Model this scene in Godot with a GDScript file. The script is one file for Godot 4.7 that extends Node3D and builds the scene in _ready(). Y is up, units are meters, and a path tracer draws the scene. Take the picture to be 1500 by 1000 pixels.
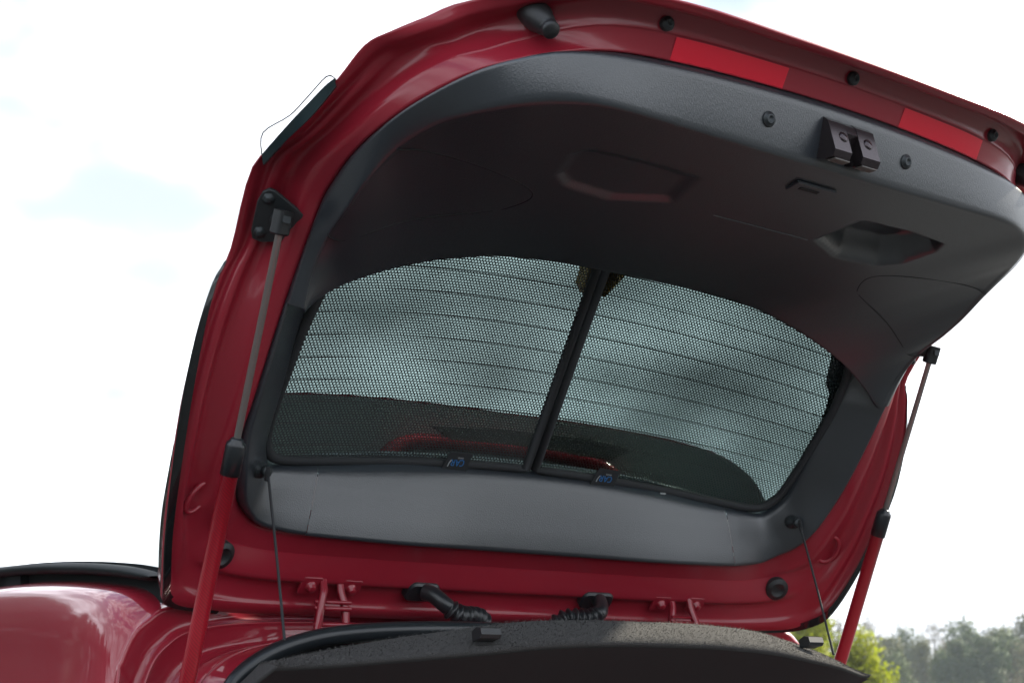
extends Node3D
# A red hatchback seen from behind its left rear corner, tailgate raised. y is up, -z is the way the car faces, EYE_H is the height of the camera.
const EYE_H := 1.29
const EYE_X := -1.301
const FOCAL := 2083.0            # of a picture 1500 pixels wide: a 50 mm lens
const SUB := 4
var AX := Vector3(0.82374632, 0.0, 0.56695856)      # the camera's axes in the world, columns of its basis
var AY := Vector3(-0.13948074, 0.96926583, 0.20265458)
var AZ := Vector3(-0.54953356, -0.24601577, 0.79842915)
var M := {}
var rng := RandomNumberGenerator.new()

# ---------------------------------------------------------------- helpers
func P(h: float, y: float, z: float) -> Vector3:
	return Vector3(h, y + EYE_H, z)

func ray(px: float, py: float) -> Vector3:
	return AX * (px - 750.0) - AY * (py - 500.0) - AZ * FOCAL

func at_x(px: float, py: float, x: float) -> Vector3:
	var r := ray(px, py)
	var t := (x - EYE_X) / r.x
	return Vector3(x, EYE_H + r.y * t, r.z * t)

func at_z(px: float, py: float, z: float) -> Vector3:
	var r := ray(px, py)
	var t := z / r.z
	return Vector3(EYE_X + r.x * t, EYE_H + r.y * t, z)

func mir(v: Vector3) -> Vector3:
	return Vector3(-v.x, v.y, v.z)

func cr(a: Vector3, b: Vector3, c: Vector3, d: Vector3, t: float) -> Vector3:
	return b.cubic_interpolate(c, a, d, t)

func spline(pts: Array, sub: int, closed := false) -> PackedVector3Array:
	var out := PackedVector3Array()
	var n := pts.size()
	var segs := n if closed else n - 1
	for i in segs:
		var a: Vector3 = pts[posmod(i - 1, n)] if closed or i > 0 else pts[0]
		var b: Vector3 = pts[i]
		var c: Vector3 = pts[(i + 1) % n]
		var d: Vector3 = pts[(i + 2) % n] if closed or i + 2 < n else pts[n - 1]
		for k in sub:
			out.append(cr(a, b, c, d, float(k) / sub))
	if not closed:
		out.append(pts[n - 1])
	return out

# half: [h, y, z] from the middle of one end round the left side to the middle of the other end. Gives the whole loop, closed or open at the first station.
func loop(half: Array, sub := SUB) -> PackedVector3Array:
	var pts := []
	for i in half.size():
		pts.append(P(-half[i][0], half[i][1], half[i][2]))
	for i in range(half.size() - 2, 0, -1):
		pts.append(P(half[i][0], half[i][1], half[i][2]))
	return spline(pts, sub, true)

func arch(half: Array, sub := SUB) -> PackedVector3Array:      # open: left end ... middle ... right end
	var pts := []
	for i in half.size():
		pts.append(P(-half[i][0], half[i][1], half[i][2]))
	for i in range(half.size() - 2, -1, -1):
		pts.append(P(half[i][0], half[i][1], half[i][2]))
	return spline(pts, sub)

func lerp_ring(a: PackedVector3Array, b: PackedVector3Array, t: float) -> PackedVector3Array:
	var o := PackedVector3Array()
	for i in a.size():
		o.append(a[i].lerp(b[i], t))
	return o

func moved(a: PackedVector3Array, by: Vector3) -> PackedVector3Array:
	var o := PackedVector3Array()
	for v in a:
		o.append(v + by)
	return o

func loft(rings: Array, closed := false, scale_uv := 1.0) -> SurfaceTool:
	var st := SurfaceTool.new()
	st.begin(Mesh.PRIMITIVE_TRIANGLES)
	st.set_smooth_group(0)
	var n: int = rings[0].size()
	for r in rings.size():
		for i in n:
			st.set_uv(Vector2(float(i) / n, float(r) / rings.size()) * scale_uv)
			st.add_vertex(rings[r][i])
	var m := n if closed else n - 1
	for r in rings.size() - 1:
		for i in m:
			var a := r * n + i
			var b := r * n + (i + 1) % n
			var c := a + n
			var d := b + n
			for k in [a, b, c, b, d, c]:
				st.add_index(k)
	return st

func finish(st: SurfaceTool) -> ArrayMesh:
	st.generate_normals()
	return st.commit()

func put(called: String, mesh: Mesh, m: Material, parent: Node, at := Vector3.ZERO) -> MeshInstance3D:
	var o := MeshInstance3D.new()
	o.name = called
	o.mesh = mesh
	o.material_override = m
	o.position = at
	parent.add_child(o, true)
	return o

func tag(o: Node, label: String, category := "", group := "", kind := "") -> void:
	if label: o.set_meta("label", label)
	if category: o.set_meta("category", category)
	if group: o.set_meta("group", group)
	if kind: o.set_meta("kind", kind)

func holder(called: String, parent: Node, at := Vector3.ZERO) -> Node3D:
	var o := Node3D.new()
	o.name = called
	o.position = at
	parent.add_child(o, true)
	return o

func frame_of(axis: Vector3, hint := Vector3.UP) -> Basis:      # columns: side, up, axis
	var z := axis.normalized()
	if absf(z.dot(hint.normalized())) > 0.98:
		hint = Vector3.RIGHT
	var x := hint.cross(z).normalized()
	return Basis(x, z.cross(x), z)

func tube_into(st: SurfaceTool, base: int, pts: PackedVector3Array, radii, seg := 10, closed := false) -> int:
	var n := pts.size()
	var up := Vector3(0.13, 0.2, 0.97)
	for i in n:
		var t: Vector3
		if closed:
			t = pts[(i + 1) % n] - pts[posmod(i - 1, n)]
		else:
			t = pts[mini(i + 1, n - 1)] - pts[maxi(i - 1, 0)]
		t = t.normalized()
		up = (up - t * up.dot(t)).normalized()
		var side := t.cross(up)
		var r: float = radii[i] if radii is Array or radii is PackedFloat32Array else radii
		for k in seg:
			var a := TAU * k / seg
			st.set_uv(Vector2(float(k) / seg, float(i) / n))
			st.add_vertex(pts[i] + (up * cos(a) + side * sin(a)) * r)
	var m := n if closed else n - 1
	for i in m:
		for k in seg:
			var a := base + i * seg + k
			var b := base + i * seg + (k + 1) % seg
			var c := base + ((i + 1) % n) * seg + k
			var d := base + ((i + 1) % n) * seg + (k + 1) % seg
			for q in [a, b, c, b, d, c]:
				st.add_index(q)
	var used := n * seg
	if not closed:
		for e in [0, n - 1]:
			st.add_vertex(pts[e])
			for k in seg:
				for q in [base + used, base + e * seg + k, base + e * seg + (k + 1) % seg]:
					st.add_index(q)
			used += 1
	return base + used

func tube(pts: PackedVector3Array, radii, seg := 10, closed := false) -> ArrayMesh:
	var st := SurfaceTool.new()
	st.begin(Mesh.PRIMITIVE_TRIANGLES)
	st.set_smooth_group(0)
	tube_into(st, 0, pts, radii, seg, closed)
	return finish(st)

# profile: [radius, height along axis]; repeated points make hard edges
func lathe_into(st: SurfaceTool, base: int, prof: Array, origin: Vector3, fr: Basis, seg := 24, sx := 1.0) -> int:
	for p in prof:
		for k in seg:
			var a := TAU * k / seg
			st.add_vertex(origin + fr * Vector3(cos(a) * p[0] * sx, sin(a) * p[0], p[1]))
	for i in prof.size() - 1:
		for k in seg:
			var a := base + i * seg + k
			var b := base + i * seg + (k + 1) % seg
			for q in [a, b, a + seg, b, b + seg, a + seg]:
				st.add_index(q)
	return base + prof.size() * seg

func lathe(prof: Array, origin: Vector3, axis: Vector3, seg := 24, hint := Vector3.UP, sx := 1.0) -> ArrayMesh:
	var st := SurfaceTool.new()
	st.begin(Mesh.PRIMITIVE_TRIANGLES)
	st.set_smooth_group(0)
	lathe_into(st, 0, prof, origin, frame_of(axis, hint), seg, sx)
	return finish(st)

# a plate: 2D outline in the frame's x, y, extruded along its z from 0 to t with a small bevel
func plate_into(st: SurfaceTool, outline: Array, origin: Vector3, fr: Basis, t: float, bev := 0.001) -> void:
	var poly := PackedVector2Array()
	for p in outline:
		poly.append(Vector2(p[0], p[1]))
	var inner := Geometry2D.offset_polygon(poly, -bev)
	var top: PackedVector2Array = inner[0] if inner.size() > 0 else poly
	if top.size() != poly.size():
		top = poly
	var n := poly.size()
	# the offset polygon may start at another corner: match it up
	var shift := 0
	var best := 1e9
	for s in n:
		var e := 0.0
		for i in n:
			e += top[(i + s) % n].distance_squared_to(poly[i])
		if e < best:
			best = e
			shift = s
	var lv := [[poly, 0.0, 0], [poly, t - bev, 0], [top, t, shift]]
	st.set_smooth_group(-1)
	for r in 2:
		for i in n:
			var j := (i + 1) % n
			var A: PackedVector2Array = lv[r][0]
			var B: PackedVector2Array = lv[r + 1][0]
			var sa: int = lv[r][2]
			var sb: int = lv[r + 1][2]
			var a := origin + fr * Vector3(A[(i + sa) % n].x, A[(i + sa) % n].y, lv[r][1])
			var b := origin + fr * Vector3(A[(j + sa) % n].x, A[(j + sa) % n].y, lv[r][1])
			var c := origin + fr * Vector3(B[(i + sb) % n].x, B[(i + sb) % n].y, lv[r + 1][1])
			var d := origin + fr * Vector3(B[(j + sb) % n].x, B[(j + sb) % n].y, lv[r + 1][1])
			for v in [a, b, c, b, d, c]:
				st.add_vertex(v)
	for cap in [[poly, 0.0], [top, t]]:
		var q: PackedVector2Array = cap[0]
		var idx := Geometry2D.triangulate_polygon(q)
		for i in idx:
			st.add_vertex(origin + fr * Vector3(q[i].x, q[i].y, cap[1]))

func plate(outline: Array, origin: Vector3, fr: Basis, t: float, bev := 0.001) -> ArrayMesh:
	var st := SurfaceTool.new()
	st.begin(Mesh.PRIMITIVE_TRIANGLES)
	plate_into(st, outline, origin, fr, t, bev)
	return finish(st)

func round_rect(w: float, h: float, r: float, k := 5) -> Array:
	var o := []
	for c in [[1, 1, 0.0], [-1, 1, PI / 2], [-1, -1, PI], [1, -1, PI * 1.5]]:
		for i in k + 1:
			var a: float = c[2] + PI / 2 * i / k
			o.append([c[0] * (w / 2 - r) + cos(a) * r, c[1] * (h / 2 - r) + sin(a) * r])
	return o

func noise_tex(freq: float, lo: Color, hi: Color, size := 512, octaves := 4, seed_ := 1, type := FastNoiseLite.TYPE_SIMPLEX_SMOOTH) -> NoiseTexture2D:
	var n := FastNoiseLite.new()
	n.noise_type = type
	n.frequency = freq
	n.fractal_octaves = octaves
	n.seed = seed_
	var t := NoiseTexture2D.new()
	t.width = size
	t.height = size
	t.seamless = true
	t.noise = n
	var g := Gradient.new()
	g.set_color(0, lo)
	g.set_color(1, hi)
	t.color_ramp = g
	return t

func normal_tex(freq: float, strength: float, size := 512, octaves := 3, seed_ := 5, type := FastNoiseLite.TYPE_SIMPLEX_SMOOTH) -> NoiseTexture2D:
	var t := noise_tex(freq, Color.BLACK, Color.WHITE, size, octaves, seed_, type)
	t.color_ramp = null
	t.as_normal_map = true
	t.bump_strength = strength
	return t

func srgb(r: float, g: float, b: float) -> Color:
	return Color(r, g, b).linear_to_srgb()

func mat(c: Color, rough := 0.5, metal := 0.0) -> StandardMaterial3D:
	var m := StandardMaterial3D.new()
	m.albedo_color = c
	m.roughness = rough
	m.metallic = metal
	m.cull_mode = BaseMaterial3D.CULL_DISABLED
	return m

func tri(m: StandardMaterial3D, s: float) -> StandardMaterial3D:
	m.uv1_triplanar = true
	m.uv1_scale = Vector3(s, s, s)
	return m

func materials() -> void:
	var paint := mat(srgb(0.265, 0.013, 0.027), 0.38)
	paint.metallic_specular = 0.25
	paint.clearcoat_enabled = true
	paint.clearcoat = 1.0
	paint.clearcoat_roughness = 0.06
	M.paint = paint
	var inner := mat(srgb(0.265, 0.013, 0.027), 0.38)        # the same colour without the final polish
	inner.metallic_specular = 0.25
	inner.clearcoat_enabled = true
	inner.clearcoat = 0.75
	inner.clearcoat_roughness = 0.16
	M.inner = inner
	var grain := mat(srgb(0.020, 0.026, 0.033), 0.33)
	grain.metallic_specular = 0.7
	grain.normal_enabled = true
	grain.normal_texture = normal_tex(0.09, 5.0, 512, 2, 3, FastNoiseLite.TYPE_CELLULAR)
	grain.normal_scale = 0.28
	grain.roughness_texture = noise_tex(0.03, Color(0.85, 0.85, 0.85), Color(1, 1, 1), 256, 3, 9)
	M.grain = tri(grain, 11.0)
	M.plastic = mat(srgb(0.012, 0.014, 0.016), 0.45)
	M.rail = mat(srgb(0.010, 0.013, 0.014), 0.55)
	M.rail.metallic_specular = 0.15
	M.spoiler = mat(srgb(0.58, 0.60, 0.58), 0.6)
	M.rubber = mat(srgb(0.012, 0.015, 0.018), 0.30)
	M.gloss = mat(srgb(0.008, 0.009, 0.010), 0.06)
	M.bolt = mat(srgb(0.035, 0.042, 0.046), 0.45, 0.5)
	M.steel = mat(srgb(0.34, 0.33, 0.31), 0.32, 0.35)
	M.fabric = mat(srgb(0.016, 0.018, 0.021), 0.75)
	M.black = mat(srgb(0.006, 0.007, 0.008), 0.7)
	M.lining = mat(srgb(0.10, 0.105, 0.11), 0.9)
	var carpet := mat(srgb(0.070, 0.068, 0.066), 1.0)
	carpet.normal_enabled = true
	carpet.normal_texture = normal_tex(0.16, 4.0, 512, 2, 21)
	carpet.albedo_texture = noise_tex(0.2, Color(0.55, 0.55, 0.56), Color(1, 1, 1), 512, 2, 22)
	M.carpet = tri(carpet, 7.0)
	M.pile = mat(srgb(0.13, 0.125, 0.12), 1.0)
	M.underside_dark = mat(srgb(0.022, 0.024, 0.026), 1.0)  # a colour darker than the carpet, for the sheet under the shelf
	var g := mat(Color(0.50, 0.575, 0.56, 0.02), 0.0)          # green-grey privacy glass
	g.transparency = BaseMaterial3D.TRANSPARENCY_ALPHA
	g.refraction_enabled = true
	g.refraction_scale = 0.05
	M.glass = g
	var l := mat(Color(0.75, 0.80, 0.84, 0.20), 0.03)
	l.transparency = BaseMaterial3D.TRANSPARENCY_ALPHA
	M.lens = l
	M.lampdark = mat(srgb(0.020, 0.040, 0.046), 0.12)
	M.red_tape = mat(srgb(0.72, 0.005, 0.030), 0.35)
	M.red_lens = mat(srgb(0.45, 0.012, 0.02), 0.12)
	M.wire = mat(srgb(0.02, 0.015, 0.012), 0.5)
	M.latch = mat(srgb(0.055, 0.045, 0.05), 0.20, 0.75)
	M.pad = mat(srgb(0.12, 0.11, 0.10), 0.55)
	M.label_blue = mat(srgb(0.015, 0.16, 0.45), 0.6)
	M.label_grey = mat(srgb(0.35, 0.37, 0.38), 0.6)
	M.brown = mat(srgb(0.30, 0.16, 0.02), 0.4)
	M.cord = mat(srgb(0.02, 0.022, 0.025), 0.8)
	M.tyre = mat(srgb(0.015, 0.015, 0.015), 0.9)
	M.rim = mat(srgb(0.45, 0.45, 0.46), 0.3, 0.9)
	var gr := mat(srgb(0.036, 0.040, 0.043), 0.95)
	gr.albedo_texture = noise_tex(0.02, Color(0.75, 0.75, 0.74), Color(1, 1, 1), 512, 5, 31)
	gr.uv1_world_triplanar = true
	M.ground = tri(gr, 0.35)
	M.bark = mat(srgb(0.09, 0.07, 0.05), 0.95)

# ---------------------------------------------------------------- stations of the tailgate: half loops [h, y, z], from the hinge side round the left to the latch side
var TB := [[0,.230,-1.852],[.12,.2295,-1.846],[.235,.227,-1.826],[.335,.2275,-1.818],[.408,.229,-1.816],[.472,.237,-1.818],[.501,.250,-1.803],[.524,.264,-1.775],[.539,.290,-1.742],[.552,.335,-1.704],[.554,.375,-1.668],[.556,.429,-1.626],[.557,.489,-1.582],
	[.557,.540,-1.543],[.559,.589,-1.495],[.561,.608,-1.460],[.561,.630,-1.403],[.552,.650,-1.336],[.532,.667,-1.281],[.498,.687,-1.235],[.461,.700,-1.206],[.419,.712,-1.186],[.354,.722,-1.169],[.25,.726,-1.156],[.12,.729,-1.149],[0,.730,-1.147]]
var RO := [[0,.125,-1.945],[.14,.125,-1.942],[.27,.124,-1.928],[.385,.123,-1.912],[.465,.122,-1.895],[.53,.123,-1.874],[.573,.125,-1.852],[.599,.131,-1.831],[.614,.147,-1.795],[.630,.194,-1.757],[.643,.258,-1.716],[.655,.353,-1.664],[.654,.442,-1.628],
	[.643,.508,-1.609],[.631,.548,-1.593],[.641,.629,-1.515],[.628,.648,-1.443],[.605,.698,-1.373],[.594,.728,-1.325],[.579,.736,-1.290],[.550,.751,-1.265],[.510,.770,-1.234],[.425,.770,-1.135],[.30,.768,-1.097],[.14,.766,-1.088],[0,.766,-1.086]]
var SH := [[0,.358,-1.842],[.12,.355,-1.838],[.236,.345,-1.825],[.316,.337,-1.820],[.39,.330,-1.815],[.44,.325,-1.812],[.472,.324,-1.806],[.486,.335,-1.787],[.495,.352,-1.768],[.498,.388,-1.732],[.499,.424,-1.701],[.501,.475,-1.664],[.498,.505,-1.644],[.492,.560,-1.612],[.480,.600,-1.590]]
var RD := [[.537,.483,-1.572],[.540,.521,-1.546],[.542,.554,-1.504],[.543,.579,-1.445],[.541,.599,-1.404],[.530,.623,-1.357],[.510,.639,-1.302],[.489,.644,-1.262],[.455,.649,-1.218],[.409,.655,-1.193],[.349,.657,-1.177],[.24,.656,-1.173],[.12,.654,-1.170],[0,.654,-1.170]]
var LIP := [[.531,.481,-1.582],[.512,.501,-1.580],[.483,.522,-1.577],[.451,.538,-1.572],[.42,.552,-1.570],[.388,.564,-1.568],[.35,.577,-1.567],[.306,.588,-1.565],[.26,.598,-1.562],[.21,.603,-1.558],[.16,.606,-1.555],[.10,.607,-1.552],[.05,.607,-1.551],[0,.607,-1.55]]
# cross sections of the painted frame between TB (0) and RO (1): [share of the way, depth along the inner normal]
var SEC_HINGE := [[-.06,-.016],[.02,-.004],[.10,-.004],[.24,-.005],[.28,-.004],[.50,.006],[.56,.004],[.62,-.004],[.80,.000],[.85,.006],[.93,.006],[1,0]]
var SEC_SIDE := [[-.06,-.016],[.02,-.004],[.12,-.004],[.28,-.007],[.42,-.020],[.52,-.027],[.60,-.024],[.68,-.015],[.76,-.014],[.84,-.018],[.92,-.006],[1,0]]
var SEC_LATCH := [[-.06,-.016],[.02,-.004],[.10,-.006],[.36,-.0165],[.40,-.0175],[.52,-.0245],[.70,-.030],[.76,-.028],[.80,-.020],[.82,-.009],[.85,-.003],[1,0]]
var tb: PackedVector3Array
var ro: PackedVector3Array
var nrm: PackedVector3Array
var sec_w: Array = []

func sections() -> void:
	tb = loop(TB)
	ro = loop(RO)
	var n := tb.size()
	nrm.resize(n)
	var turn := 1.0 if (tb[1] - tb[n - 1]).cross(ro[0] - tb[0]).z > 0 else -1.0
	for i in n:
		var t := tb[(i + 1) % n] - tb[posmod(i - 1, n)]
		nrm[i] = t.cross(ro[i] - tb[i]).normalized() * turn
	for pass_ in 10:
		var sm := nrm.duplicate()
		for i in n:
			sm[i] = (nrm[posmod(i - 1, n)] + nrm[i] * 2 + nrm[(i + 1) % n]).normalized()
		nrm = sm

func section_at(i: int, k: int) -> Vector2:
	var half := 25.0 * SUB
	var s := float(i) if i <= half else 2.0 * half - i
	s /= SUB
	var a := smoothstep(5.0, 9.0, s)
	var b := smoothstep(16.0, 20.0, s)
	var p := Vector2(SEC_HINGE[k][0], SEC_HINGE[k][1]).lerp(Vector2(SEC_SIDE[k][0], SEC_SIDE[k][1]), a)
	return p.lerp(Vector2(SEC_LATCH[k][0], SEC_LATCH[k][1]), b)

# a point on the painted frame: station s (0 to 25), share t of the way from the trim to the rim, side -1 left, 1 right
func on_frame(s: float, t: float, side: int) -> Array:
	var half := 25 * SUB
	var i := clampi(roundi(s * SUB), 0, half)
	var lo := section_at(i, 0)
	var d := 0.0
	for k in range(1, SEC_SIDE.size()):
		var q := section_at(i, k)
		if t <= q.x:
			d = lerpf(lo.y, q.y, clampf((t - lo.x) / maxf(q.x - lo.x, 1e-5), 0, 1))
			break
		lo = q
	var p := tb[i].lerp(ro[i], t) + nrm[i] * d
	var nn := nrm[i]
	if side > 0:
		p = mir(p)
		nn = mir(nn)
	return [p, nn]

# the same for the hinge side, where the point is h from the middle
func frame_at(h: float, t: float, side: int) -> Array:
	var best := 1e9
	var out := []
	for i in range(0, 8 * SUB):
		var a := on_frame(float(i) / SUB, t, side)
		var d := absf(absf(a[0].x) - h)
		if d < best:
			best = d
			out = a
	out[0].x = h * side
	return out

func part_of(full: PackedVector3Array, s0: float, s1: float) -> PackedVector3Array:
	var o := PackedVector3Array()
	for i in range(roundi(s0 * SUB), roundi(s1 * SUB) + 1):
		o.append(full[posmod(i, full.size())])
	return o

# ---------------------------------------------------------------- the rear window's surface: h across, s metres up from its hinge edge
func G(h: float, s: float, out := 0.0) -> Vector3:
	var q := (h / 0.472) * (h / 0.472)
	var b := Vector2(0.358 - 0.034 * q, -1.842 + 0.036 * q)
	var d := Vector2(0.83, 0.557).lerp(Vector2(0.742, 0.670), minf(q, 1.2)).normalized()
	var p := b + d * s + Vector2(d.y, -d.x) * out
	return P(h, p.x, p.y)

# ---------------------------------------------------------------- the tailgate
func build_tailgate(car: Node3D) -> void:
	sections()
	var n := tb.size()
	var rings := []
	for k in SEC_SIDE.size():
		var r := PackedVector3Array()
		for i in n:
			var q := section_at(i, k)
			r.append(tb[i].lerp(ro[i], q.x) + nrm[i] * q.y)
		rings.append(r)
	# smooth across the rings
	var fine := []
	for k in rings.size() - 1:
		for j in 3:
			var r := PackedVector3Array()
			for i in n:
				r.append(cr(rings[maxi(k - 1, 0)][i], rings[k][i], rings[k + 1][i], rings[mini(k + 2, rings.size() - 1)][i], j / 3.0))
			fine.append(r)
	fine.append(rings[-1])
	var rim := PackedVector3Array()
	var rim2 := PackedVector3Array()
	for i in n:
		rim.append(ro[i] - nrm[i] * 0.003 + (ro[i] - tb[i]).normalized() * 0.0015)
		rim2.append(ro[i] - nrm[i] * 0.006)
	fine.append(rim)
	fine.append(rim2)
	var gate := put("tailgate", finish(loft(fine, true)), M.inner, car)
	tag(gate, "raised tailgate, inner side towards the viewer")

	# outer skin
	var o1 := PackedVector3Array()
	var o2 := PackedVector3Array()
	var o3 := PackedVector3Array()
	for i in n:
		o1.append(ro[i] - nrm[i] * 0.0065)
		o2.append(ro[i] - nrm[i] * 0.028 - (ro[i] - tb[i]).normalized() * 0.020)
		o3.append(tb[i] - nrm[i] * 0.070)
	put("outer_panel", finish(loft([o1, o2, o3], true)), M.paint, gate)
	var left := PackedVector3Array()
	var right := PackedVector3Array()
	for s in range(13 * SUB, 25 * SUB + 1):
		left.append(o3[s])
		right.append(o3[(50 * SUB - s) % n])
	var cross := [left]
	for k in range(1, 12):
		var c := lerp_ring(left, right, k / 12.0)
		var bul := 4.0 * (k / 12.0) * (1 - k / 12.0) * 0.07
		for i in c.size():
			var span := clampf(absf(left[i].x - right[i].x) / 0.9, 0.0, 1.0)
			c[i] += Vector3(0, bul, -bul * 0.3) * span
		cross.append(c)
	cross.append(right)
	put("outer_door_skin", finish(loft(cross)), M.paint, gate)

	build_trim(gate)
	build_window(gate)
	build_fittings(gate)

func build_trim(gate: Node3D) -> void:
	# the surround of the rear window: a middle piece and one on either side, butted with a fine gap
	var sh_full := arch_from_mid(SH)
	for piece in [[-4.0, 4.0], [4.0, 14.0], [-14.0, -4.0]]:
		var edge := PackedVector3Array()
		var top := PackedVector3Array()
		var nn := PackedVector3Array()
		var tuck := []
		for i in range(roundi(piece[0] * SUB), roundi(piece[1] * SUB) + 1):
			edge.append(tb[posmod(i, tb.size())])
			nn.append(nrm[posmod(i, tb.size())])
			top.append(sh_full[i + 14 * SUB])
			tuck.append(0.014 * smoothstep(12.0, 12.3, absf(i) / SUB))
		# pull the ends in so that a real joint stays open
		for arr in [edge, top]:
			var l: int = arr.size()
			arr[0] += (arr[1] - arr[0]).normalized() * 0.0005
			arr[l - 1] += (arr[l - 2] - arr[l - 1]).normalized() * 0.0005
		var rows := []
		for q in [[-0.02, -0.05], [0.0, -0.004], [0.0, 0.003], [0.02, 0.0075], [0.05, 0.0105], [0.10, 0.0115], [0.35, 0.0115], [0.60, 0.011], [0.85, 0.010], [0.93, 0.0085], [0.975, 0.0045], [1.0, -0.004], [1.02, -0.03]]:
			var r := PackedVector3Array()
			for i in edge.size():
				r.append(edge[i].lerp(top[i], q[0]) + nn[i] * (q[1] * trim_share(edge[i]) - tuck[i]))
			rows.append(r)
		var o := put("window_trim", finish(loft(rows)), M.grain, gate)
		tag(o, "middle piece of the window trim with grained face" if piece[0] * piece[1] < 0 and piece[0] == -piece[1] else "side piece of the window trim")
	# the big lower trim
	var fs := 14
	var ctrl_n := []
	for i in range(12, 39):
		ctrl_n.append(nrm[posmod(i * SUB, nrm.size())])
	var nn := spline(ctrl_n, fs)
	var whole := loop(TB, fs)
	var edge := whole.slice(12 * fs, 38 * fs + 1)
	var rd := arch(RD, fs)
	var lip := arch(LIP, fs)
	band_rd = rd
	band_tb = edge
	var rows := []
	for q in [[0.0, -0.02], [0.0, -0.004], [0.0, 0.0025], [0.04, 0.0055], [0.12, 0.0062], [0.5, 0.0065], [0.80, 0.0062], [0.90, 0.0052], [0.95, 0.0038]]:
		var r := PackedVector3Array()
		for i in edge.size():
			r.append(edge[i].lerp(rd[i], q[0]) + nn[i] * q[1])
		rows.append(r)
	var near := lerp_ring(edge, rd, 0.985)
	for i in near.size():
		near[i] += nn[i] * 0.0018
	rows.append(near)
	var down := PackedVector3Array()
	var K := 96
	for k in range(0, K + 1):
		var t := float(k) / K
		t = lerpf(t * t, t, 0.55)
		var r := lerp_ring(rd, lip, 0.008 + 0.992 * t)
		for i in r.size():
			var sag := 0.0
			r[i].y += -0.004 * sin(PI * t) + sag + pocket(r[i])
		rows.append(r)
	rows.append(moved(lip, Vector3(0, 0.004, -0.004)))
	rows.append(moved(lip, Vector3(0, 0.02, -0.006)))
	rows.append(moved(lip, Vector3(0, 0.05, -0.03)))
	panel_rows = rows.slice(10, 10 + K + 1)
	var o := put("lower_trim", finish(loft(rows)), M.grain, gate)
	tag(o, "dark grained lower trim of the tailgate with pockets and latch face")

var panel_rows := []
var band_rd: PackedVector3Array
var band_tb: PackedVector3Array

func trim_share(p: Vector3) -> float:
	return lerpf(1.0, 0.35, smoothstep(0.25, 0.40, p.y - EYE_H))

func arch_from_mid(half: Array) -> PackedVector3Array:     # stations run from the far end on the right over the middle to the left: index 0 is station -n
	var pts := []
	for i in range(half.size() - 1, 0, -1):
		pts.append(P(half[i][0], half[i][1], half[i][2]))
	for i in half.size():
		pts.append(P(-half[i][0], half[i][1], half[i][2]))
	return spline(pts, SUB)

var POCKET := PackedVector2Array([Vector2(.135, -1.325), Vector2(.150, -1.256), Vector2(.24, -1.255), Vector2(.322, -1.262), Vector2(.333, -1.284), Vector2(.318, -1.332), Vector2(.292, -1.352), Vector2(.214, -1.358)])
var RELEASE := PackedVector2Array([Vector2(-.028, -1.226), Vector2(-.028, -1.203), Vector2(.042, -1.203), Vector2(.042, -1.228)])

func inside_by(p: Vector2, poly: PackedVector2Array) -> float:
	var d := 1e9
	for i in poly.size():
		d = minf(d, p.distance_to(Geometry2D.get_closest_point_to_segment(p, poly[i], poly[(i + 1) % poly.size()])))
	return d if Geometry2D.is_point_in_polygon(p, poly) else -d

func pocket(v: Vector3) -> float:
	var up := 0.0
	for side in [1.0, -1.0]:
		var p := Vector2(v.x * side, v.z)
		if p.x > 0.08 and p.x < 0.40 and p.y < -1.2 and p.y > -1.42:
			up += (0.040 if side > 0 else 0.005) * smoothstep(-0.003, 0.014, inside_by(p, POCKET))
	return up

func panel_point(x: float, z: float, off := 0.0) -> Vector3:
	var best := 1e9
	var q := Vector3.ZERO
	for r in panel_rows:
		for v in r:
			var d: float = (v.x - x) * (v.x - x) + (v.z - z) * (v.z - z)
			if d < best:
				best = d
				q = v
	return Vector3(x, q.y + off, z)

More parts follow.
